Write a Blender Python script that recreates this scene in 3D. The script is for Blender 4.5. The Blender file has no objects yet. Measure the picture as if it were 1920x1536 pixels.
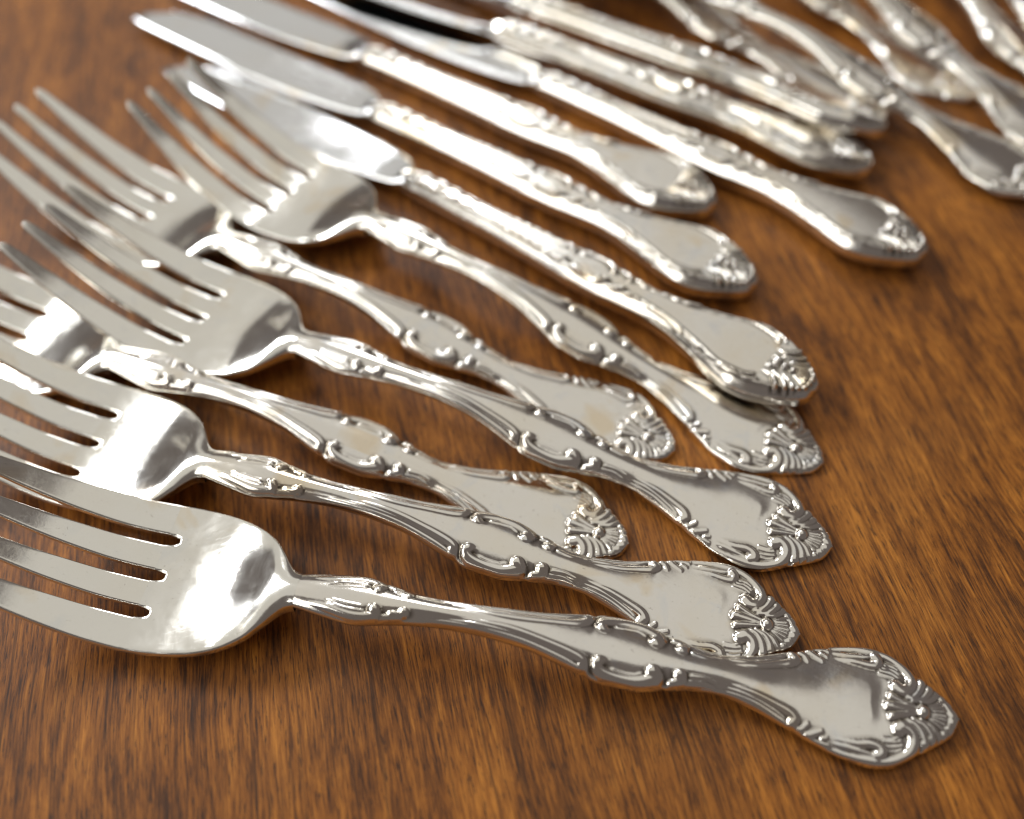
import bpy, math, random
import numpy as np
from mathutils import Matrix, Vector

scene = bpy.context.scene
C = scene.collection
MM = 0.001

# ------------------------------------------------------------------ camera
cam_data = bpy.data.cameras.new('camera')
cam = bpy.data.objects.new('camera', cam_data)
C.objects.link(cam)
R = Matrix(((0.99956, 0.029666, 0.0), (-0.024091, 0.811721, -0.583548), (-0.017311, 0.583291, 0.812078)))
cam.matrix_world = Matrix.Translation(Vector((0.0, -0.123459, 0.171808))) @ R.to_4x4()
cam_data.sensor_fit = 'HORIZONTAL'
cam_data.sensor_width = 36.0
cam_data.lens = 1796.05 / 1920 * 36.0
cam_data.clip_start = 0.01
cam_data.clip_end = 50
cam_data.dof.use_dof = True
cam_data.dof.focus_distance = 0.181
cam_data.dof.aperture_fstop = 5.5
cam_data.dof.aperture_blades = 0
scene.camera = cam
scene.cycles.use_denoising = True
scene.cycles.filter_width = 1.25

# ------------------------------------------------------------------ light
scene.view_settings.view_transform = 'Standard'
scene.view_settings.look = 'None'
scene.view_settings.exposure = 0.32
scene.view_settings.gamma = 1.0
world = bpy.data.worlds.new('World')
scene.world = world
world.use_nodes = True
bg = world.node_tree.nodes['Background']
bg.inputs['Color'].default_value = (1.0, 0.86, 0.80, 1)
bg.inputs['Strength'].default_value = 0.10


def area(name, loc, target, sx, sy, radiance, color):
    d = bpy.data.lights.new(name, 'AREA')
    d.shape = 'RECTANGLE'
    d.size, d.size_y = sx, sy
    d.energy = radiance * sx * sy * math.pi
    d.color = color
    o = bpy.data.objects.new(name, d)
    C.objects.link(o)
    o.location = loc
    o.rotation_euler = (Vector(target) - Vector(loc)).to_track_quat('-Z', 'Y').to_euler()
    return o


# pale ceiling, two windows along the left side, a small far window
area('ceiling_light', (-0.75, 2.65, 2.4), (-0.75, 2.65, 0), 4.1, 6.4, 0.35, (1.0, 0.985, 0.91))
area('window_light', (-1.84, 1.32, 1.78), (0, 0, 0), 1.04, 0.54, 16.0, (0.95, 0.97, 1.0))
area('side_window_light', (-2.04, -0.60, 1.56), (0, 0, 0), 1.80, 1.04, 2.7, (1.0, 0.985, 0.94))
area('far_window_light', (-0.30, 2.56, 1.96), (-0.10, 0.2, 0), 0.62, 0.66, 8.0, (0.96, 0.97, 1.0))

# ------------------------------------------------------------------ materials


def new_mat(name):
    m = bpy.data.materials.new(name)
    m.use_nodes = True
    nt = m.node_tree
    return m, nt, nt.nodes['Principled BSDF']


def nd(nt, typ, **kw):
    n = nt.nodes.new(typ)
    for k, v in kw.items():
        setattr(n, k, v)
    return n


def noise(nt, vec, scale, detail=4, rough=0.55, dist=0.0):
    n = nd(nt, 'ShaderNodeTexNoise')
    n.inputs['Scale'].default_value = scale
    n.inputs['Detail'].default_value = detail
    n.inputs['Roughness'].default_value = rough
    n.inputs['Distortion'].default_value = dist
    nt.links.new(vec, n.inputs['Vector'])
    return n.outputs['Fac']


def ramp(nt, fac, stops):
    r = nd(nt, 'ShaderNodeValToRGB')
    e = r.color_ramp.elements
    while len(e) < len(stops):
        e.new(0.5)
    for el, (p, c) in zip(e, stops):
        el.position = p
        el.color = (*c, 1) if len(c) == 3 else c
    nt.links.new(fac, r.inputs['Fac'])
    return r.outputs['Color']


def mix(nt, fac, a, b, mode='MIX'):
    m = nd(nt, 'ShaderNodeMix', data_type='RGBA', blend_type=mode)
    for sock, v in ((m.inputs['Factor'], fac), (m.inputs['A'], a), (m.inputs['B'], b)):
        if hasattr(v, 'links'):
            nt.links.new(v, sock)
        elif isinstance(v, tuple):
            sock.default_value = (*v, 1)
        else:
            sock.default_value = v
    return m.outputs['Result']


def mrange(nt, v, a, b, c, d):
    m = nd(nt, 'ShaderNodeMapRange')
    nt.links.new(v, m.inputs['Value'])
    for i, x in zip(('From Min', 'From Max', 'To Min', 'To Max'), (a, b, c, d)):
        m.inputs[i].default_value = x
    return m.outputs['Result']


def obj_coord(nt):
    """object coordinates shifted per object so that copies do not repeat their marks"""
    tc = nd(nt, 'ShaderNodeTexCoord')
    oi = nd(nt, 'ShaderNodeObjectInfo')
    mu = nd(nt, 'ShaderNodeVectorMath', operation='SCALE')
    mu.inputs[0].default_value = (3.1, 1.7, 2.3)
    nt.links.new(oi.outputs['Random'], mu.inputs['Scale'])
    ad = nd(nt, 'ShaderNodeVectorMath', operation='ADD')
    nt.links.new(tc.outputs['Object'], ad.inputs[0])
    nt.links.new(mu.outputs['Vector'], ad.inputs[1])
    return ad.outputs['Vector']


def scaled(nt, vec, s, rot=0.0):
    if rot:
        r = nd(nt, 'ShaderNodeMapping')
        r.inputs['Rotation'].default_value = (0, 0, rot)
        nt.links.new(vec, r.inputs['Vector'])
        vec = r.outputs['Vector']
    m = nd(nt, 'ShaderNodeMapping')
    m.inputs['Scale'].default_value = s
    nt.links.new(vec, m.inputs['Vector'])
    return m.outputs['Vector']


def silver(name, base, warm, cool, rough, tarnish, patina=0.0):
    m, nt, b = new_mat(name)
    v = obj_coord(nt)
    n1 = noise(nt, v, 48, 5, 0.6)
    n2 = noise(nt, v, 130, 4, 0.6, 0.6)
    n3 = noise(nt, v, 1500, 3, 0.6)
    n4 = noise(nt, v, 75, 3, 0.5, 0.4)
    c = mix(nt, mrange(nt, n1, 0.45, 0.72, 0, tarnish), base, warm)
    c = mix(nt, mrange(nt, n2, 0.56, 0.72, 0, tarnish), c, cool)
    c = mix(nt, mrange(nt, n4, 0.60, 0.70, 0, tarnish), c, (0.88, 0.72, 0.48))
    c = mix(nt, mrange(nt, n3, 0.66, 0.74, 0, 0.75 * tarnish), c, (0.26, 0.23, 0.21))
    if patina:
        at = nd(nt, 'ShaderNodeAttribute', attribute_name='patina')
        c = mix(nt, mrange(nt, at.outputs['Fac'], 0.05, 0.8, 0, patina), c, (0.20, 0.165, 0.12))
    nt.links.new(c, b.inputs['Base Color'])
    b.inputs['Metallic'].default_value = 1.0
    smear = noise(nt, v, 90, 6, 0.7, 1.2)
    nt.links.new(mrange(nt, smear, 0.35, 0.7, rough * 0.7, rough * 1.5), b.inputs['Roughness'])
    # hairline scratches in two directions and a faint unevenness
    hs = []
    for ang, sc in ((0.35, (300, 9000, 300)), (-0.5, (260, 7000, 260))):
        hs.append(mrange(nt, noise(nt, scaled(nt, v, sc, ang), 1, 2, 0.5), 0.62, 0.72, 0, 1))
    mx = nd(nt, 'ShaderNodeMath', operation='MAXIMUM')
    nt.links.new(hs[0], mx.inputs[0])
    nt.links.new(hs[1], mx.inputs[1])
    b1 = nd(nt, 'ShaderNodeBump')
    b1.inputs['Strength'].default_value = 0.045
    b1.inputs['Distance'].default_value = 0.00004
    nt.links.new(mx.outputs[0], b1.inputs['Height'])
    bu = nd(nt, 'ShaderNodeBump')
    bu.inputs['Strength'].default_value = 0.06
    bu.inputs['Distance'].default_value = 0.0002
    nt.links.new(noise(nt, v, 420, 5, 0.65), bu.inputs['Height'])
    nt.links.new(b1.outputs['Normal'], bu.inputs['Normal'])
    nt.links.new(bu.outputs['Normal'], b.inputs['Normal'])
    return m


M_SILVER = silver('silver_plate', (0.95, 0.918, 0.855), (0.93, 0.86, 0.72), (0.80, 0.83, 0.86), 0.125, 0.6, 0.9)
M_KNIFE = silver('silver_plate_aged', (0.93, 0.90, 0.84), (0.88, 0.79, 0.63), (0.76, 0.78, 0.80), 0.14, 0.7, 0.95)
M_HEAD = silver('silver_plate_worn', (0.935, 0.915, 0.85), (0.90, 0.85, 0.73), (0.80, 0.82, 0.82), 0.12, 0.4)
M_BLADE = silver('polished_steel', (0.86, 0.87, 0.88), (0.82, 0.80, 0.76), (0.76, 0.78, 0.82), 0.06, 0.3)


def wood():
    m, nt, b = new_mat('stained_wood')
    tc = nd(nt, 'ShaderNodeTexCoord')
    v = tc.outputs['Object']
    rot = math.radians(-11.0)
    warp = nd(nt, 'ShaderNodeTexNoise')
    warp.inputs['Scale'].default_value = 14
    warp.inputs['Detail'].default_value = 2
    nt.links.new(v, warp.inputs['Vector'])
    wv = nd(nt, 'ShaderNodeVectorMath', operation='MULTIPLY_ADD')
    nt.links.new(warp.outputs['Color'], wv.inputs[0])
    wv.inputs[1].default_value = (0.006, 0.02, 0)
    nt.links.new(v, wv.inputs[2])
    g = wv.outputs['Vector']
    broad = noise(nt, scaled(nt, g, (40, 15, 1), rot), 1, 4, 0.6)
    streak = noise(nt, scaled(nt, g, (1000, 70, 1), rot), 1, 8, 0.72, 0.25)
    flame = noise(nt, scaled(nt, g, (190, 36, 1), rot), 1, 7, 0.68, 0.7)
    fibre = noise(nt, scaled(nt, g, (3000, 110, 1), rot), 1, 6, 0.75)
    pore = noise(nt, scaled(nt, g, (2500, 210, 1), rot), 1, 5, 0.66)
    worn = noise(nt, v, 9, 4, 0.6)
    a = nd(nt, 'ShaderNodeMath', operation='MULTIPLY_ADD')
    nt.links.new(broad, a.inputs[0])
    a.inputs[1].default_value = 0.70
    nt.links.new(streak, a.inputs[2])
    a3 = nd(nt, 'ShaderNodeMath', operation='MULTIPLY_ADD')
    nt.links.new(flame, a3.inputs[0])
    a3.inputs[1].default_value = 0.75
    nt.links.new(a.outputs[0], a3.inputs[2])
    a2 = nd(nt, 'ShaderNodeMath', operation='MULTIPLY_ADD')
    nt.links.new(fibre, a2.inputs[0])
    a2.inputs[1].default_value = 0.95
    nt.links.new(a3.outputs[0], a2.inputs[2])
    f = mrange(nt, a2.outputs[0], 1.36, 2.02, 0, 1)
    col = ramp(nt, f, [(0.0, (0.030, 0.013, 0.007)), (0.27, (0.115, 0.040, 0.010)), (0.54, (0.30, 0.103, 0.016)), (1.0, (0.63, 0.242, 0.036))])
    col = mix(nt, mrange(nt, pore, 0.545, 0.62, 0, 0.8), col, (0.035, 0.016, 0.009))
    line = noise(nt, scaled(nt, g, (1150, 11, 1), rot), 1, 3, 0.5)
    col = mix(nt, mrange(nt, line, 0.60, 0.66, 0, 0.55), col, (0.045, 0.020, 0.010))
    col = mix(nt, mrange(nt, worn, 0.5, 0.75, 0, 0.35), col, (0.14, 0.075, 0.035))
    nt.links.new(col, b.inputs['Base Color'])
    b.inputs['Roughness'].default_value = 0.5
    b.inputs['Specular IOR Level'].default_value = 0.22
    b.inputs['Coat Weight'].default_value = 0.16
    nt.links.new(mrange(nt, worn, 0.3, 0.7, 0.22, 0.42), b.inputs['Coat Roughness'])
    bu = nd(nt, 'ShaderNodeBump')
    bu.inputs['Strength'].default_value = 0.25
    bu.inputs['Distance'].default_value = 0.0003
    nt.links.new(pore, bu.inputs['Height'])
    bu.invert = True
    nt.links.new(bu.outputs['Normal'], b.inputs['Normal'])
    return m


M_WOOD = wood()

# ------------------------------------------------------------------ mesh helpers


def make_mesh(name, V, F, mat, normals=None, patina=None):
    me = bpy.data.meshes.new(name)
    me.from_pydata((V * MM).tolist() if isinstance(V, np.ndarray) else V, [], F)
    me.materials.append(mat)
    me.polygons.foreach_set('use_smooth', np.ones(len(me.polygons), dtype=bool))
    me.update()
    if normals is not None:
        me.normals_split_custom_set_from_vertices(normals.tolist())
    if patina is not None:
        me.attributes.new('patina', 'FLOAT', 'POINT').data.foreach_set('value', np.ascontiguousarray(patina, dtype=np.float32))
    return me


def recess(H, n):
    """tarnish left in the chased hollows: how far the relief lies below its own local mean"""
    B = H.copy()
    for ax in (0, 1):
        pad = [(0, 0), (0, 0)]
        pad[ax] = (n, n)
        c = np.cumsum(np.pad(B, pad, 'edge'), axis=ax)
        m = 2 * n + 1
        sl = [slice(None), slice(None)]
        z = np.zeros_like(np.take(c, [0], axis=ax))
        c = np.concatenate([z, c], axis=ax)
        hi, lo = [slice(None)] * 2, [slice(None)] * 2
        hi[ax], lo[ax] = slice(m, None), slice(None, -m)
        B = (c[tuple(hi)] - c[tuple(lo)]) / m
    return np.clip((B - H) / 0.28, 0, 1)


def loft(P, cap0=None, cap1=None):
    """P[row, k, 3] closed rings -> verts, faces; caps: None | 'ngon' | number of top columns for a strip"""
    n, k, _ = P.shape
    V = P.reshape(-1, 3)
    i = np.arange(n - 1)[:, None]
    j = np.arange(k)[None, :]
    j2 = (j + 1) % k
    F = np.stack([i * k + j, i * k + j2, (i + 1) * k + j2, (i + 1) * k + j], -1).reshape(-1, 4).tolist()
    for cap, row, flip in ((cap0, 0, False), (cap1, n - 1, True)):
        if cap is None:
            continue
        if cap == 'ngon':
            f = [row * k + q for q in range(k)]
            F.append(f if flip else f[::-1])
        else:
            m = cap                                   # top 0..m-1, mid m, bottom m+1..2m, mid 2m+1
            o = row * k
            for q in range(m - 1):
                f = [o + q, o + q + 1, o + (2 * m - (q + 1)), o + (2 * m - q)]
                F.append(f if flip else f[::-1])
            for f in ([o + m - 1, o + m, o + m + 1], [o + 2 * m, o + 2 * m + 1, o]):
                F.append(f if flip else f[::-1])
    return V, F


def vert_normals(V, F):
    N = np.zeros_like(V)
    Q = np.array([f for f in F if len(f) == 4])
    a = np.cross(V[Q[:, 2]] - V[Q[:, 0]], V[Q[:, 3]] - V[Q[:, 1]])
    for c in range(4):
        np.add.at(N, Q[:, c], a)
    return N / np.maximum(np.linalg.norm(N, axis=1, keepdims=True), 1e-12)


def catmull(pts, n=14):
    p = np.array(pts, float)
    if len(p) == 2:
        return p[0] + (p[1] - p[0]) * np.linspace(0, 1, n)[:, None]
    q = np.vstack([2 * p[0] - p[1], p, 2 * p[-1] - p[-2]])
    out = []
    for a in range(1, len(q) - 2):
        t = np.linspace(0, 1, n, endpoint=(a == len(q) - 3))[:, None]
        out.append(0.5 * (2 * q[a] + (q[a + 1] - q[a - 1]) * t + (2 * q[a - 1] - 5 * q[a] + 4 * q[a + 1] - q[a + 2]) * t * t
                          + (3 * q[a] - q[a - 1] - 3 * q[a + 1] + q[a + 2]) * t ** 3))
    return np.vstack(out)


def smooth_interp(x, xs, ys):
    """monotone-ish cubic through knots"""
    xs, ys = np.array(xs, float), np.array(ys, float)
    d = np.diff(ys) / np.diff(xs)
    m = np.zeros_like(ys)
    m[1:-1] = np.where(d[1:] * d[:-1] > 0, 2 * d[1:] * d[:-1] / (d[1:] + d[:-1] + 1e-12), 0)
    m[0], m[-1] = d[0], d[-1]
    i = np.clip(np.searchsorted(xs, x) - 1, 0, len(xs) - 2)
    h = xs[i + 1] - xs[i]
    t = np.clip((x - xs[i]) / h, 0, 1)
    return ((2 * t ** 3 - 3 * t ** 2 + 1) * ys[i] + (t ** 3 - 2 * t ** 2 + t) * h * m[i]
            + (-2 * t ** 3 + 3 * t ** 2) * ys[i + 1] + (t ** 3 - t ** 2) * h * m[i + 1])


def relief(S, T, strokes, sides=(1, -1), jitter=None):
    """height of chased ornament: strokes = (points, r0, r1, height0, height1); built on both halves, each drawn slightly by hand"""
    H = np.zeros_like(S)
    G = np.zeros_like(S)
    rng = np.random.RandomState(4)
    for sd in sides:
        for pts, r0, r1, h0, h1 in strokes:
            p = np.array(pts, float)
            p = p + rng.uniform(-0.10, 0.10, p.shape)
            p[:, 1] *= sd
            c = catmull(p)
            lo, hi = c.min(0) - 1.5, c.max(0) + 1.5
            mk = (S > lo[0]) & (S < hi[0]) & (T > lo[1]) & (T < hi[1])
            if not mk.any():
                continue
            x, y = S[mk][:, None], T[mk][:, None]
            a, b = c[:-1], c[1:]
            ab = b - a
            L2 = (ab ** 2).sum(1) + 1e-9
            tt = np.clip(((x - a[:, 0]) * ab[:, 0] + (y - a[:, 1]) * ab[:, 1]) / L2, 0, 1)
            dx, dy = x - a[:, 0] - tt * ab[:, 0], y - a[:, 1] - tt * ab[:, 1]
            d = np.sqrt(dx * dx + dy * dy)
            q = (np.arange(len(a))[None, :] + tt) / len(a)
            rr = r0 + (r1 - r0) * q
            hh = h0 + (h1 - h0) * q
            if np.sqrt(L2).sum() > 6 and h0 > 0:                    # long flutes rise gently out of the stem
                tp = np.clip(q / 0.22, 0, 1)
                tp = tp * tp * (3 - 2 * tp)
                hh = hh * tp
                rr = rr * (0.45 + 0.55 * tp)
            k = np.clip(1 - (d / rr) ** 2, 0, 1)
            val = hh * k ** 0.78
            if h0 >= 0:
                H[mk] = np.maximum(H[mk], val.max(1))
            else:
                G[mk] = np.minimum(G[mk], (hh * k ** 1.5).min(1))
    return H + G


def ztop(s):
    return smooth_interp(s, [0, 8, 15, 22, 30, 40, 62, 86, 105, 113, 120.5, 124.5, 128, 132, 134, 138, 143, 148, 156, 166, 176, 188],
                         [1.6, 1.95, 2.15, 2.35, 2.95, 4.2, 7.0, 9.7, 9.5, 9.0, 8.2, 7.3, 5.9, 4.25, 3.6, 2.75, 2.1, 1.9, 2.8, 6.3, 11.8, 20.0])


# ------------------------------------------------------------------ the fork handle
WS = [0, 0.25, 0.7, 1.4, 4, 8, 12, 15, 20, 25, 30, 36, 42, 47, 52, 57, 62, 68, 76, 80, 86, 92, 98, 104, 108, 114, 119.5]
WW = [0.25, 1.3, 2.4, 3.3, 5.3, 8.1, 10.4, 10.9, 10.2, 8.7, 6.9, 4.9, 3.75, 4.1, 5.3, 6.4, 6.4, 5.3, 3.6, 3.2, 2.75, 2.65, 3.1, 4.1, 4.75, 4.1, 3.3]

STROKES = [
    # big end scroll and its fine inner ribs
    ([(22.5, 9.3), (18.5, 9.9), (14, 10.0), (11, 9.3), (8.8, 7.7), (7.8, 5.7), (8.2, 4.0), (9.6, 3.3), (10.7, 3.9)], 0.90, 1.34, 0.6, 0.85),
    ([(13.4, 5.7), (11.6, 5.6), (10.4, 5.0)], 0.32, 0.32, 0.25, 0.3), ([(13.2, 6.4), (11.4, 6.3), (10.1, 5.7)], 0.32, 0.32, 0.25, 0.3),
    ([(12.9, 7.1), (11.2, 7.0), (9.9, 6.4)], 0.32, 0.32, 0.25, 0.3), ([(12.6, 7.8), (11.2, 7.7), (10.0, 7.1)], 0.32, 0.32, 0.25, 0.3),
    # fans beside the shell
    ([(10.2, 2.1), (8.2, 2.3), (6.9, 3.4), (6.2, 4.9), (6.0, 5.6)], 0.58, 1.09, 0.5, 0.8),
    ([(8.0, 1.75), (6.3, 2.4), (5.1, 3.6), (4.7, 4.7)], 0.54, 0.96, 0.45, 0.7),
    ([(6.6, 1.6), (5.0, 2.3), (4.0, 3.2), (3.6, 3.9)], 0.45, 0.79, 0.4, 0.5),
    # spray, boss and shell ribs
    ([(7.4, 0.0), (9.6, 0.05), (12.3, 0.0)], 0.45, 0.96, 0.38, 0.85), ([(7.5, 0.55), (9.6, 1.1), (11.8, 1.75)], 0.45, 0.83, 0.38, 0.8),
    ([(6.35, 0.0), (6.25, 0.02)], 1.28, 1.28, 1.25, 1.25),
    ([(5.3, 0.0), (2.3, 0.0)], 0.25, 0.41, 0.25, 0.34), ([(5.3, 0.35), (2.4, 0.8)], 0.25, 0.41, 0.25, 0.34), ([(5.4, 0.7), (2.6, 1.6)], 0.25, 0.41, 0.25, 0.34),
    ([(5.5, 1.0), (3.0, 2.35)], 0.25, 0.39, 0.25, 0.32),
    # beads on the rim
    ([(1.25, 0.78), (1.25, 0.84)], 1.09, 1.09, 0.42, 0.42), ([(1.75, 2.15), (1.8, 2.2)], 1.02, 1.02, 0.38, 0.38), ([(2.6, 3.35), (2.65, 3.4)], 0.84, 0.84, 0.42, 0.42),
    # upper flutes of the spatula
    ([(21.8, 8.3), (18, 8.55), (15.8, 8.75), (14.6, 9.1)], 0.51, 0.64, 0.38, 0.5),
    ([(21.6, 7.3), (17.8, 7.5), (15.2, 7.3), (13.9, 7.6), (13.5, 8.4), (14.1, 9.0)], 0.70, 1.15, 0.38, 0.85),
    # leaves
    ([(27.6, 7.3), (26.9, 6.8), (26.2, 5.9)], 0.96, 0.51, 0.65, 0.3), ([(26.0, 7.9), (24.9, 7.2), (23.7, 6.5)], 0.96, 0.51, 0.6, 0.3),
    ([(25.6, 8.5), (23.9, 8.7), (22.4, 8.6)], 0.70, 0.51, 0.5, 0.3), ([(23.6, 7.9), (22.6, 7.4)], 0.52, 0.34, 0.4, 0.25),
    # middle flutes
    ([(42.5, 3.2), (36, 4.1), (31.4, 5.9), (29.4, 6.9)], 0.64, 0.83, 0.38, 0.55), ([(41.5, 2.6), (36, 3.3), (32, 4.7), (30.4, 5.8)], 0.45, 0.64, 0.38, 0.4),
    ([(41, 1.9), (35.5, 2.7), (31.4, 3.9), (29.3, 4.7), (28.5, 5.6), (28.9, 6.5)], 0.64, 1.25, 0.38, 0.85),
    # small curl and leaf below the C-scroll
    ([(50.3, 4.2), (49.4, 4.0), (48.6, 3.3), (48.8, 2.5)], 0.90, 1.28, 0.6, 0.85),
    ([(47.2, 3.5), (45, 3.0), (42.8, 3.1)], 0.96, 0.32, 0.5, 0.15), ([(46.8, 2.3), (44.6, 2.1), (42.6, 2.3)], 0.70, 0.26, 0.38, 0.1),
    # C-scroll
    ([(61.6, 2.9), (63.1, 3.0), (63.8, 3.9), (62.8, 4.9), (60, 5.5), (56.5, 5.5), (54.2, 4.8), (53.1, 3.9), (53.6, 3.0)], 1.02, 1.47, 0.9, 0.85),
    ([(60.9, 4.0), (59, 4.2), (57, 4.1), (55.8, 3.7)], 0.34, 0.34, 0.25, 0.25),
    # long flutes of the shank
    ([(97, 2.2), (86, 2.15), (78, 2.8), (70.5, 4.2), (67.2, 5.1)], 0.58, 0.90, 0.38, 0.65), ([(93, 1.6), (84, 1.6), (76, 2.15), (70.5, 3.2), (68, 4.0)], 0.45, 0.70, 0.38, 0.45),
    ([(90, 1.0), (80, 1.25), (72.5, 2.2), (68.2, 3.1), (66.2, 4.0), (66.2, 5.0)], 0.58, 1.28, 0.38, 0.85),
    # leaf at the neck
    ([(117.5, 2.4), (113, 3.0), (108.3, 3.7), (105.2, 3.6), (103.9, 2.9), (104.4, 2.2)], 0.64, 1.22, 0.38, 0.85),
    ([(113.5, 2.0), (109.5, 2.6), (106.5, 2.6)], 0.40, 0.46, 0.38, 0.3), ([(114, 1.2), (109.5, 1.8), (106.8, 1.9)], 0.34, 0.44, 0.18, 0.25),
    ([(102.6, 3.2), (101.0, 2.9), (99.7, 2.6)], 0.77, 0.77, 0.5, 0.5), ([(101.2, 2.3), (99.7, 2.2), (98.8, 1.7)], 0.58, 0.96, 0.4, 0.75),
    # soft valley where the smooth panel meets the spray
    ([(18.5, 5.6), (15.0, 5.0), (13.4, 3.0), (13.4, 0.0)], 1.60, 2.00, -0.001, -0.13),
]


def handle_rows():
    return np.concatenate([[0, 0.12, 0.25, 0.4, 0.6, 0.8], np.arange(1.0, 32, 0.16), np.arange(32, 119.5, 0.3), [119.5]])


def build_handle():
    s = handle_rows()
    n = 95
    u = np.linspace(-1, 1, n)
    u = np.sign(u) * (1 - (1 - np.abs(u)) ** 1.12)
    w = smooth_interp(s, WS, WW)
    # the rim scallops a little where ornament meets it
    w = w + 0.16 * np.exp(-((s - 49) / 1.6) ** 2) - 0.28 * np.exp(-((s - 65.3) / 0.7) ** 2) - 0.22 * np.exp(-((s - 51.6) / 0.6) ** 2) \
        - 0.18 * np.exp(-((s - 28.2) / 0.7) ** 2) - 0.25 * np.exp(-((s - 7.0) / 0.7) ** 2)
    S = np.repeat(s[:, None], n, 1)
    T = u[None, :] * w[:, None]
    drop = smooth_interp(s, [0, 6, 15, 30, 42, 60, 80, 105, 119.5], [0.8, 1.2, 1.55, 1.6, 1.7, 2.2, 1.5, 2.0, 1.3])
    a = np.abs(u)[None, :]
    Z = ztop(S) - drop[:, None] * a ** 1.9
    REL = 0.80 * relief(S, T, STROKES) * np.clip((1 - a) * w[:, None] / 0.55, 0, 1) ** 0.6
    Z = Z + REL
    PAT = recess(REL, 4) * np.clip((1 - a) * w[:, None] / 0.8, 0, 1)
    d = (1 - a) * w[:, None]                                   # rounded rim
    r = 0.42
    k = np.clip(1 - d / r, 0, 1)
    Z = Z - r * (1 - np.sqrt(np.clip(1 - k * k, 0, 1)))
    th = smooth_interp(s, [0, 8, 15, 40, 62, 80, 105, 119.5], [1.6, 1.95, 2.15, 2.7, 3.6, 3.1, 3.9, 3.1])
    ib = [n - 1, 3 * n // 4, n // 2, n // 4, 0]
    zb = ztop(s) - th
    ring = []
    top = np.stack([S, T, Z], -1)
    edge_r = np.stack([s, w + 0.02, 0.72 * Z[:, -1] + 0.28 * zb], -1)[:, None]
    edge_l = np.stack([s, -w - 0.02, 0.72 * Z[:, 0] + 0.28 * zb], -1)[:, None]
    bot = np.stack([np.repeat(s[:, None], 5, 1), np.stack([w - np.minimum(1.0, 0.3 * w), 0.5 * w, 0 * w, -0.5 * w, -w + np.minimum(1.0, 0.3 * w)], 1),
                    np.stack([zb + 0.15, zb, zb - 0.0, zb, zb + 0.15], 1)], -1)
    P = np.concatenate([top, edge_r, bot, edge_l], 1)
    # orientation: ring runs -t -> +t on top; rows run +s
    V, F = loft(P[:, ::-1], 'ngon', None)
    pat = np.concatenate([PAT, np.zeros((len(s), 7))], 1)[:, ::-1].reshape(-1)
    return V, F, pat


def split_parts(V, F, N, classes, pat):
    """classes: per-face ids; returns list of (V, F, N)"""
    out = []
    Fa = np.array([f if len(f) == 4 else [-1] * 4 for f in F])
    for c in sorted(set(classes.tolist())):
        fi = np.nonzero(classes == c)[0]
        used, faces = {}, []
        for q in fi:
            ff = []
            for vtx in F[q]:
                if vtx not in used:
                    used[vtx] = len(used)
                ff.append(used[vtx])
            faces.append(ff)
        idx = np.array(list(used.keys()))
        out.append((V[idx], faces, N[idx], pat[idx]))
    return out


hV, hF, hP = build_handle()
hN = vert_normals(hV, hF)
cent = np.array([hV[f[:4]].mean(0) for f in hF])
upf = np.array([hN[f[0]][2] for f in hF]) > -0.2
cls = np.zeros(len(hF), int)
cls[(cent[:, 0] < 12.4) & upf] = 1
lim = 2.35 + 0.0 * cent[:, 0]
m1 = (cent[:, 0] > 52.0) & (cent[:, 0] < 64.9) & upf
cls[m1 & (cent[:, 1] > lim)] = 2
cls[m1 & (cent[:, 1] < -lim)] = 3
parts = split_parts(hV, hF, hN, cls, hP)
ME_HANDLE, ME_SHELL, ME_SCROLL_A, ME_SCROLL_B = [make_mesh(nm, v, f, M_SILVER, nn, pp) for nm, (v, f, nn, pp) in
                                                zip(('handle', 'shell_ornament', 'scroll_ornament', 'scroll_ornament'), parts)]

# ------------------------------------------------------------------ fork head and tines
HW_S = [119.5, 121.0, 122.5, 124.5, 127.7, 132.5, 137, 142, 147, 149.5, 156, 165, 175, 188]
HW_W = [3.3, 3.75, 5.0, 7.3, 10.4, 13.0, 14.3, 15.0, 15.3, 15.3, 15.1, 14.5, 13.4, 11.7]
ROOT, SLOT, SLW = 147.0, 7.6, 1.12


def slab_ring(S, T, Zt, Zb, bulge=0.06):
    """closed ring of a sheet: top columns, mid edge, bottom columns reversed, mid edge"""
    er = np.stack([S[:, -1], T[:, -1] + bulge, 0.5 * (Zt[:, -1] + Zb[:, -1])], -1)[:, None]
    el = np.stack([S[:, 0], T[:, 0] - bulge, 0.5 * (Zt[:, 0] + Zb[:, 0])], -1)[:, None]
    top = np.stack([S, T, Zt], -1)
    bot = np.stack([S, T, Zb], -1)[:, ::-1]
    return np.concatenate([top, er, bot, el], 1)


def edge_round(d, r):
    k = np.clip(1 - d / r, 0, 1)
    return r * (1 - np.sqrt(np.clip(1 - k * k, 0, 1)))


def head_dish(s, t):
    w = smooth_interp(s, HW_S, HW_W)
    k = smooth_interp(s, [119.5, 121, 124, 128, 132, 136, 142, 150, 165], [-1.2, -1.4, -1.6, -1.3, -0.5, 0.0, 0.4, 0.45, 0.2])
    return k * (t / np.maximum(w, 1)) ** 2


SEG = np.array([0, 0.015, 0.04, 0.08, 0.15, 0.27, 0.42, 0.58, 0.73, 0.85, 0.92, 0.96, 0.985, 1.0])
ssg = np.array([0.0, 0.03, 0.09, 0.18, 0.3, 0.43, 0.57, 0.7, 0.82, 0.91, 0.97, 1.0])


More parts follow.
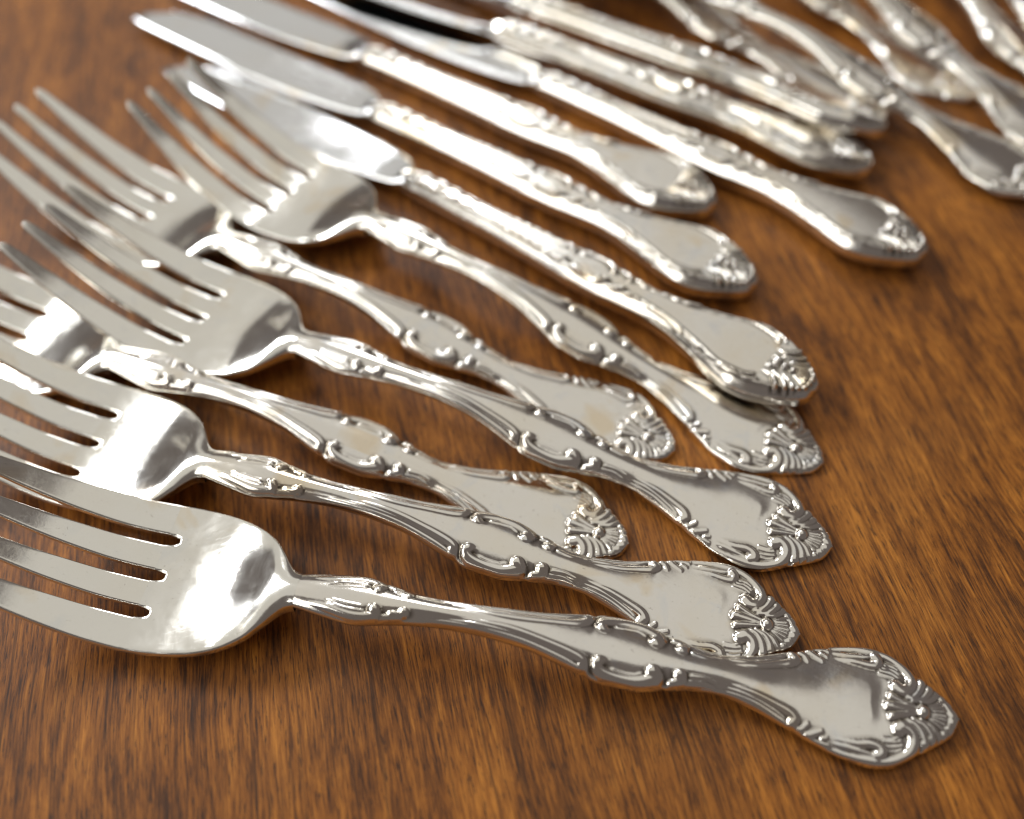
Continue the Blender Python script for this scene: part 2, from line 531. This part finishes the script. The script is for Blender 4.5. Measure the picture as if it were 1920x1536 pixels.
def build_head():
    # column positions at the roots (full width there), grouped tine / slot / tine ...
    W = 15.3
    bounds = [-W, -SLOT - SLW, -SLOT + SLW, -SLW, SLW, SLOT - SLW, SLOT + SLW, W]
    cols, isl = [], []
    for q in range(7):
        a, b = bounds[q], bounds[q + 1]
        g = (a + (b - a) * (ssg if q % 2 else SEG))
        if q:
            g = g[1:]
        cols += g.tolist()
        if q % 2:
            isl += [(x - (a + b) / 2) / SLW for x in g]
        else:
            isl += [None] * len(g)
    cols = np.array(cols)
    end = np.array([149.5 if k is None or abs(abs(k) - 1) < 1e-6 else 149.5 - 2.5 * math.sqrt(max(0, 1 - min(1, abs(k)) ** 2.4)) for k in isl])
    v = np.concatenate([np.linspace(0, 0.86, 80), np.linspace(0.86, 1, 40)[1:]])
    S = 119.5 + v[:, None] * (end[None, :] - 119.5)
    w = smooth_interp(S, HW_S, HW_W)
    T = cols[None, :] / W * w
    dedge = np.minimum(W - np.abs(cols), 99)[None, :] / W * w
    # distance to the slot ends
    ds = np.full_like(S, 99.0)
    for c in (-SLOT, 0, SLOT):
        dd = np.hypot(np.clip(147.0 + SLW - S, 0, None), T - c) - SLW
        dd = np.where(S > 147.0 + SLW, np.abs(T - c) - SLW, dd)
        ds = np.minimum(ds, np.clip(dd, 0, None))
    zc = ztop(S) + head_dish(S, T)
    Zt = zc - edge_round(dedge, 0.5) - 0.6 * edge_round(ds, 0.40)
    th = smooth_interp(S, [119.5, 124, 132, 150], [3.0, 2.2, 1.8, 1.7])
    Zb = zc - th + edge_round(dedge, 0.4) + edge_round(ds, 0.3)
    P = slab_ring(S, T, Zt, Zb)
    m = len(cols)
    V, F = loft(P[:, ::-1], None, None)
    # walls of the slot ends: only slot columns
    k = P.shape[1]
    o = (P.shape[0] - 1) * k
    for q in range(m - 1):
        a, b = isl[q], isl[q + 1]
        inner = (a is not None and (b is not None)) or (a is None and b is not None and abs(b) < 0.999) or (a is not None and b is None and abs(a) < 0.999)
        if isl[q + 1] is not None and (isl[q] is None or True) and inner:
            ids = [q, q + 1, 2 * m - (q + 1), 2 * m - q]
            F.append([o + (k - 1 - x) for x in ids][::-1])
    return V, F


def build_tine(c0, c1, seed):
    """c0, c1: edges at the root; bends up and narrows to a blunt tip"""
    s = np.concatenate([np.linspace(149.5, 182, 70), np.linspace(182, 188, 26)[1:]])
    W = smooth_interp(s, HW_S, HW_W) / 15.3
    mid0, half0 = (c0 + c1) / 2, (c1 - c0) / 2
    tipc = {-1: -10.7, -2: -3.55, 2: 3.55, 1: 10.7}[seed]
    tipw = 1.2
    f = (s - 149.5) / (188 - 149.5)
    mid = mid0 + (tipc - mid0) * f ** 1.1
    half = half0 + (tipw - half0) * f ** 1.9
    half = half * np.sqrt(np.clip(1 - np.clip((s - 185.6) / 2.45, 0, 1) ** 2.2, 0.02, 1))
    x = SEG * 2 - 1
    S = np.repeat(s[:, None], len(x), 1)
    T = mid[:, None] + x[None, :] * half[:, None]
    d = (1 - np.abs(x))[None, :] * half[:, None]
    zc = ztop(S) + head_dish(S, T)
    th = smooth_interp(s, [149.5, 165, 180, 186, 188], [1.7, 1.7, 1.35, 1.0, 0.4])[:, None]
    rr = np.minimum(0.5, half[:, None])
    Zt = zc - edge_round(d, 0.45)
    Zb = zc - th + edge_round(d, 0.3)
    P = slab_ring(S, T, Zt, np.minimum(Zb, Zt - 0.05))
    V, F = loft(P[:, ::-1], None, 'ngon')
    return V, F


hv, hf = build_head()
ME_HEAD = make_mesh('head', hv, hf, M_HEAD)
ME_TINES = []
for c0, c1, sd in ((-15.3, -SLOT - SLW, -1), (-SLOT + SLW, -SLW, -2), (SLW, SLOT - SLW, 2), (SLOT + SLW, 15.3, 1)):
    v, f = build_tine(c0, c1, sd)
    ME_TINES.append(make_mesh('tine', v, f, M_HEAD))

# spoon bowl (the pieces at the top right run out of the picture)
def build_bowl():
    s = np.concatenate([np.linspace(119.5, 185, 60), np.linspace(185, 190, 14)[1:]])
    w = smooth_interp(s, [119.5, 124, 132, 145, 160, 175, 185, 189, 190], [3.3, 4.2, 11.5, 18.5, 20.5, 16.5, 9.5, 4.0, 0.4])
    x = np.linspace(-1, 1, 41)
    S = np.repeat(s[:, None], 41, 1)
    T = x[None, :] * w[:, None]
    zc = smooth_interp(s, [119.5, 128, 140, 155, 172, 190], [7.4, 6.2, 3.2, 2.2, 3.4, 7.0])[:, None] + 3.2 * np.clip((S - 122) / 15, 0, 1) * x[None, :] ** 2
    th = smooth_interp(s, [119.5, 126, 140, 190], [3.0, 2.0, 1.4, 1.2])[:, None]
    V, F = loft(slab_ring(S, T, zc, zc - th)[:, ::-1], None, 'ngon')
    return V, F


bv, bf = build_bowl()
ME_BOWL = make_mesh('bowl', bv, bf, M_HEAD)

# ------------------------------------------------------------------ the knife
KS = [0, 0.25, 0.7, 2, 5, 9, 13, 16, 20, 26, 30, 36, 42, 48, 55, 62, 68, 80, 90, 105, 113, 116.5]
KW = [0.8, 1.9, 2.9, 4.4, 6.4, 8.6, 9.8, 10.0, 9.3, 7.5, 6.4, 5.0, 4.35, 4.65, 5.15, 5.15, 4.7, 4.1, 3.75, 3.6, 3.5, 3.0]
KZ = 3.3
KSTROKES = [
    ([(31.5, 2.2), (26.5, 4.2), (22.9, 5.6), (18, 5.7), (13.6, 4.6), (12.6, 2.4), (13.4, 1.0), (11.8, 0.0)], 0.45, 0.45, -0.40, -0.45),
    ([(44, 3.3), (39, 2.7), (34.8, 3.2), (32.0, 4.0), (31.5, 5.0)], 0.35, 0.8, 0.3, 0.85), ([(43, 3.9), (38, 3.6), (34, 4.2)], 0.3, 0.4, 0.2, 0.4),
    ([(30.3, 5.2), (28.4, 5.5), (26.6, 5.9)], 0.5, 0.45, 0.6, 0.4), ([(27.5, 6.6), (25.3, 6.9), (23.6, 7.2)], 0.5, 0.45, 0.55, 0.4),
    ([(23, 6.9), (18, 7.1), (14, 6.6), (12.4, 5.7)], 0.35, 0.45, 0.35, 0.5), ([(22.4, 7.8), (17, 8.0), (13, 7.4), (11.2, 6.5)], 0.35, 0.4, 0.3, 0.45),
    ([(12.0, 3.6), (9.4, 3.6), (7.7, 4.9), (6.9, 6.3)], 0.35, 0.55, 0.4, 0.85), ([(9.4, 2.6), (7.2, 3.1), (5.7, 4.4), (5.1, 5.4)], 0.35, 0.5, 0.4, 0.75),
    ([(7.4, 2.0), (5.6, 2.6), (4.4, 3.6), (3.8, 4.5)], 0.3, 0.4, 0.35, 0.55),
    ([(11.0, 1.3), (9.6, 1.0)], 0.5, 0.6, 0.5, 0.6), ([(10.4, 0), (9.9, 0)], 0.6, 0.7, 0.6, 0.8), ([(8.2, 0.3), (7.9, 0.3)], 0.6, 0.6, 0.7, 0.7), ([(6.2, 0.1), (6.0, 0.1)], 0.75, 0.75, 0.9, 0.9),
    ([(5.0, 0.0), (2.6, 0.0)], 0.22, 0.3, 0.3, 0.35), ([(5.0, 0.4), (2.7, 0.9)], 0.22, 0.3, 0.3, 0.35), ([(5.2, 0.8), (3.0, 1.8)], 0.22, 0.3, 0.3, 0.35),
    ([(1.7, 0.7), (1.7, 0.8)], 0.5, 0.5, 0.5, 0.5), ([(2.0, 1.9), (2.1, 2.0)], 0.5, 0.5, 0.5, 0.5), ([(2.9, 3.0), (3.0, 3.1)], 0.45, 0.45, 0.45, 0.45),
    # middle curls, flutes and knobs down the shank
    ([(61.5, 1.6), (62.3, 2.5), (60, 3.2), (56.5, 3.2), (54, 2.5), (53.4, 1.6)], 0.6, 0.85, 0.6, 0.9), ([(51, 2.8), (49.6, 2.4), (48.8, 1.6)], 0.7, 0.8, 0.6, 0.8),
    ([(47, 2.4), (45.2, 2.1), (44.0, 2.2)], 0.6, 0.55, 0.5, 0.4),
    ([(67.5, 2.6), (65.8, 2.4), (65.0, 1.6)], 0.6, 0.75, 0.5, 0.8), ([(92, 1.0), (80, 1.3), (72, 1.8), (67.8, 2.3)], 0.4, 0.6, 0.25, 0.55), ([(90, 1.7), (80, 2.0), (72, 2.5)], 0.3, 0.4, 0.2, 0.35),
    ([(113, 1.2), (110.8, 1.5), (109.2, 1.0)], 0.6, 0.7, 0.6, 0.7), ([(107.4, 1.5), (105.4, 1.4), (104.0, 0.9)], 0.6, 0.7, 0.55, 0.7), ([(102, 1.5), (100.2, 1.4), (99.2, 0.9)], 0.5, 0.65, 0.5, 0.65),
    ([(97.6, 1.5), (95.8, 1.3), (94.6, 0.9)], 0.5, 0.6, 0.45, 0.6), ([(112.4, 0.3), (112.3, 0.3)], 0.5, 0.5, 0.5, 0.5), ([(106.2, 0.2), (106.1, 0.2)], 0.5, 0.5, 0.45, 0.45),
    ([(88, 0.35), (74, 0.5), (62, 0.8), (48, 0.7), (38, 1.1), (31.5, 2.2)], 0.45, 0.5, -0.20, -0.22),
]


def build_knife_handle():
    s = np.concatenate([[0, 0.12, 0.25, 0.4, 0.6, 0.8], np.arange(1.0, 34, 0.2), np.arange(34, 116.5, 0.32), [116.5]])
    w = smooth_interp(s, KS, KW)
    h = smooth_interp(s, [0, 0.5, 2, 8, 20, 60, 105, 113, 116.5], [1.6, 2.2, 2.8, 3.2, 3.25, 3.3, 3.2, 2.9, 2.3])
    nt_, nb = 93, 20
    ang = np.concatenate([np.linspace(0, math.pi, nt_), np.linspace(math.pi, 2 * math.pi, nb + 2)[1:-1]])
    # flat chased face, a plain slanting flank on each side, rounded belly
    xt = np.linspace(1, -1, nt_)
    xt = np.sign(xt) * (1 - (1 - np.abs(xt)) ** 1.3)
    xb = np.cos(ang[nt_:])
    xb = np.sign(xb) * np.abs(xb) ** (2 / 3.2)
    zb = -(1 - np.abs(xb) ** 3.0) ** (1 / 3.0)
    x = np.concatenate([xt, xb])
    flank = np.minimum(1.9, 0.5 * w)[:, None]
    d = (1 - np.abs(xt))[None, :] * w[:, None]                             # distance in from the widest line
    q = np.clip(d / flank, 0, 1)
    # 0 at the widest line: a short rounded wall, then the slanting flank up to the face
    zt = 0.32 * np.sqrt(np.clip(1 - (1 - np.clip(q / 0.12, 0, 1)) ** 2, 0, 1)) + 0.68 * np.clip((q - 0.03) / 0.97, 0, 1) ** 0.93
    crown = 0.035 * (1 - (xt / 0.75) ** 2).clip(0, 1)
    z = np.concatenate([np.clip(zt * 0.965 + crown[None, :], 0, None), np.repeat(zb[None, :], len(s), 0)], 1)
    S = np.repeat(s[:, None], len(x), 1)
    T = x[None, :] * w[:, None]
    Z = KZ + z * h[:, None]
    rel = relief(S[:, :nt_], T[:, :nt_], KSTROKES) * 1.15
    edge = 0.30 * np.exp(-((d - flank - 0.35) / 0.30) ** 2) * smooth_interp(s, [0, 5, 14, 100, 112, 116.5], [0, 0.2, 1, 1, 1, 0])[:, None]
    rel = np.maximum(rel, edge) + 0.05 * np.sin(S[:, :nt_] * 2.1) * (edge > 0.08)
    Z[:, :nt_] += rel * np.clip((q - 0.70) / 0.3, 0, 1)
    P = np.stack([S, T, Z], -1)
    V, F = loft(P, 'ngon', 'ngon')
    pat = np.zeros((len(s), len(x)))
    pat[:, :nt_] = recess(rel, 4)
    return V, F, pat.reshape(-1)


def build_blade():
    near = ([115.8, 117.5, 119, 126, 134.5, 150, 167, 193, 203, 209, 210.5, 211], [2.7, 3.0, 3.7, 5.0, 5.9, 7.0, 7.6, 7.4, 7.2, 6.6, 5.9, 5.0])
    far = ([115.8, 117.2, 118.8, 121.5, 126, 136, 153, 170, 189, 198, 205, 209.5, 211], [-2.7, -3.0, -4.3, -6.2, -7.4, -8.1, -8.0, -7.7, -7.0, -5.2, -1.4, 2.6, 4.6])
    s = np.concatenate([np.linspace(115.8, 126, 40), np.linspace(126, 200, 90)[1:], np.linspace(200, 211, 40)[1:]])
    a, b = smooth_interp(s, *far), smooth_interp(s, *near)
    x = np.concatenate([np.linspace(0, 0.12, 8), np.linspace(0.12, 0.86, 20)[1:], np.linspace(0.86, 1, 10)[1:]])
    S = np.repeat(s[:, None], len(x), 1)
    T = a[:, None] + (b - a)[:, None] * x[None, :]
    dn = (b[:, None] - T)
    df = (T - a[:, None])
    zc = smooth_interp(s, [115.8, 125, 150, 211], [3.2, 2.7, 2.0, 1.3])[:, None]
    half = 0.45 + 0.55 * x[None, :]                                 # thin at the cutting edge, thick at the spine
    half = half + smooth_interp(s, [115.8, 117, 120, 126], [1.6, 1.2, 0.3, 0.0])[:, None] * (1 - np.abs(x[None, :] - 0.5))
    # hollow polish across the blade and its slow lengthwise curve
    hol = -0.10 * np.sin(np.clip(x, 0, 1) * math.pi)[None, :] * np.clip((S - 122) / 20, 0, 1)
    bev = 0.60 * np.clip(1 - dn / 0.85, 0, 1) ** 1.6 + 0.30 * np.clip(1 - df / 1.0, 0, 1)
    Zt = zc + half + hol - np.minimum(bev, half * 0.9)
    Zb = zc - half + np.minimum(bev, half * 0.9)
    V, F = loft(slab_ring(S, T, Zt, Zb, 0.03)[:, ::-1], None, 'ngon')
    return V, F


kv, kf, kpat = build_knife_handle()
kN = vert_normals(kv, kf)
kc = np.array([kv[f[:4]].mean(0) for f in kf])
kup = np.array([kN[f[0]][2] for f in kf]) > 0.15
kcl = np.zeros(len(kf), int)
kcl[(kc[:, 0] < 11.6) & kup] = 1
kp = split_parts(kv, kf, kN, kcl, kpat)
ME_KHANDLE, ME_KSHELL = [make_mesh(nm, v, f, M_KNIFE, nn, pp) for nm, (v, f, nn, pp) in zip(('handle', 'shell_ornament'), kp)]
bv, bf = build_blade()
ME_BLADE = make_mesh('blade', bv, bf, M_BLADE)

# ------------------------------------------------------------------ the tabletop
def rounded_slab():
    x0, x1, y0, y1, z0, r = -0.62, 0.72, -0.42, 0.75, -0.028, 0.004
    rings = []
    for inset, z in ((0, z0), (0, -r), (r * 0.3, -r * 0.3), (r, 0.0)):
        rings.append([(x0 + inset, y0 + inset, z), (x1 - inset, y0 + inset, z), (x1 - inset, y1 - inset, z), (x0 + inset, y1 - inset, z)])
    V = [p for q in rings for p in q]
    F = [[3, 2, 1, 0]]
    for a in range(3):
        for b in range(4):
            F.append([a * 4 + b, a * 4 + (b + 1) % 4, (a + 1) * 4 + (b + 1) % 4, (a + 1) * 4 + b])
    F.append([12, 13, 14, 15])
    return V, F


tv, tf = rounded_slab()
me = make_mesh('tabletop', tv, tf, M_WOOD)
me.polygons.foreach_set('use_smooth', np.zeros(len(me.polygons), dtype=bool))
table = bpy.data.objects.new('tabletop', me)
C.objects.link(table)
table['label'] = 'brown stained wooden tabletop with streaky grain under all the cutlery'
table['category'] = 'table'

# ------------------------------------------------------------------ placing the pieces


def thing(name, label, cat, group, pose, span):
    o = bpy.data.objects.new(name, None)
    o.empty_display_size = 0.01
    C.objects.link(o)
    x, y, th, l0, l1 = pose
    o.location = (x * MM, y * MM, l0 * MM)
    o.rotation_mode = 'XYZ'
    o.rotation_euler = (0, -math.atan2(l1 - l0, span), th)
    o['label'], o['category'], o['group'] = label, cat, group
    return o


def part(name, me, parent):
    o = bpy.data.objects.new(name, me)
    C.objects.link(o)
    o.parent = parent
    return o


def make_handle(root):
    h = part('handle', ME_HANDLE, root)
    part('shell_ornament', ME_SHELL, h)
    part('scroll_ornament', ME_SCROLL_A, h)
    part('scroll_ornament', ME_SCROLL_B, h)


def make_fork(label, pose):
    t = thing('fork', label, 'fork', 'silver forks fanned out on the table', pose, 190)
    make_handle(t)
    h = part('head', ME_HEAD, t)
    rng = random.Random(label)
    for m, c in zip(ME_TINES, (-11.5, -4.3, 4.3, 11.5)):
        t_ = part('tine', m, h)
        ry, rz = rng.uniform(-0.008, 0.008), rng.uniform(-0.007, 0.007)
        piv = Vector((149.5 * MM, c * MM, 2.0 * MM))
        t_.matrix_local = Matrix.Translation(piv) @ Matrix.Rotation(rz, 4, 'Z') @ Matrix.Rotation(ry, 4, 'Y') @ Matrix.Translation(-piv)
    return t


def make_knife(label, pose, roll=0.0):
    t = thing('knife', label, 'knife', 'silver handled table knives lying side by side', pose, 190)
    h = part('handle', ME_KHANDLE, t)
    part('shell_ornament', ME_KSHELL, h)
    part('blade', ME_BLADE, t)
    if roll:                                   # leaning on its neighbour, near flank up
        t.rotation_euler.x = math.radians(roll)
    return t


def make_spoon(label, pose):
    t = thing('cutlery_piece', label, 'cutlery', 'ornate handles at the top right', pose, 190)
    make_handle(t)
    part('bowl', ME_BOWL, t)
    return t


FORKS = [
    ('silver fork nearest the bottom edge, its whole handle lying uncovered on top', (76.4982, -71.6116, 2.9317, 1.4728, 4.5815)),
    ('silver fork whose handle end is crossed by the bottommost fork, head under its tines', (52.032, -55.1486, 2.8228, 1.3951, 2.8947)),
    ('silver fork with its short looking handle end tucked under the second fork from the bottom', (22.3872, -34.681, 2.736, 0, 0.011)),
    ('silver fork in the middle with bare handle, tine tips pointing at the left edge', (61.9671, -37.2544, 2.7007, 1.1624, 2.8203)),
    ('silver fork half hidden, handle end under the middle fork, head under the topmost fork', (34.2053, -12.9368, 2.6021, 0, 0.0219)),
    ('topmost silver fork, head over the knife blades and handle end under a knife', (64.7635, -17.2132, 2.5253, 0, 2.9942)),
]
KNIVES = [
    ('silver knife nearest the forks, its handle end resting on the topmost fork', (64.9837, -2.7099, 2.4518, 2.9049, 0)),
    ('silver knife with its whole blade and rounded tip in view, second from the forks', (58.2654, 30.5342, 2.5033, 0.6017, 1.9896)),
    ('silver knife third from the forks, short handle end stopping beside the long one', (52.6074, 57.7845, 2.4959, 1.0, 0)),
    ('silver knife reaching farthest right, its broad smooth oval handle panel uncovered', (100.1714, 38.3621, 2.4469, 1.2012, 0.1053)),
    ('silver knife between the far right knife and the topmost knife, end in shadow', (93.9301, 68.1848, 2.532, 2.0, 3.6)),
    ('topmost silver knife, its end beside the crossing handles at the top right', (100.5122, 81.5572, 2.5477, 3.497, 4.9902)),
]
PIECES = [
    ('ornate silver handle nearest the knives at the top right, end under a crossing handle', (107.9831, 95.9787, 2.3965, 0.2928, 0)),
    ('big ornate silver handle running off the right edge below the others', (142.1705, 60.4508, 2.3519, 1.5997, 9.0005)),
    ('pale ornate silver handle with its pointed shell end wholly in view at the top right', (134.0123, 102.0096, 2.1985, 0.4991, 0.4984)),
    ('ornate silver handle beside the pale one, its end cut by the right edge', (154.423, 74.4459, 2.1831, 2.5993, 9.9955)),
    ('ornate silver handle standing apart near the top right corner', (170.3838, 68.9709, 1.9518, 0.5, 0)),
    ('sliver of ornate silver handle in the very top right corner', (181.7312, 62.6968, 1.9785, 2.8, 10.0)),
]
for l, p in FORKS:
    make_fork(l, p)
for k, (l, p) in enumerate(KNIVES):
    make_knife(l, p, (0, 0, 0, 0, 18, 24)[k])
for l, p in PIECES:
    make_spoon(l, p)
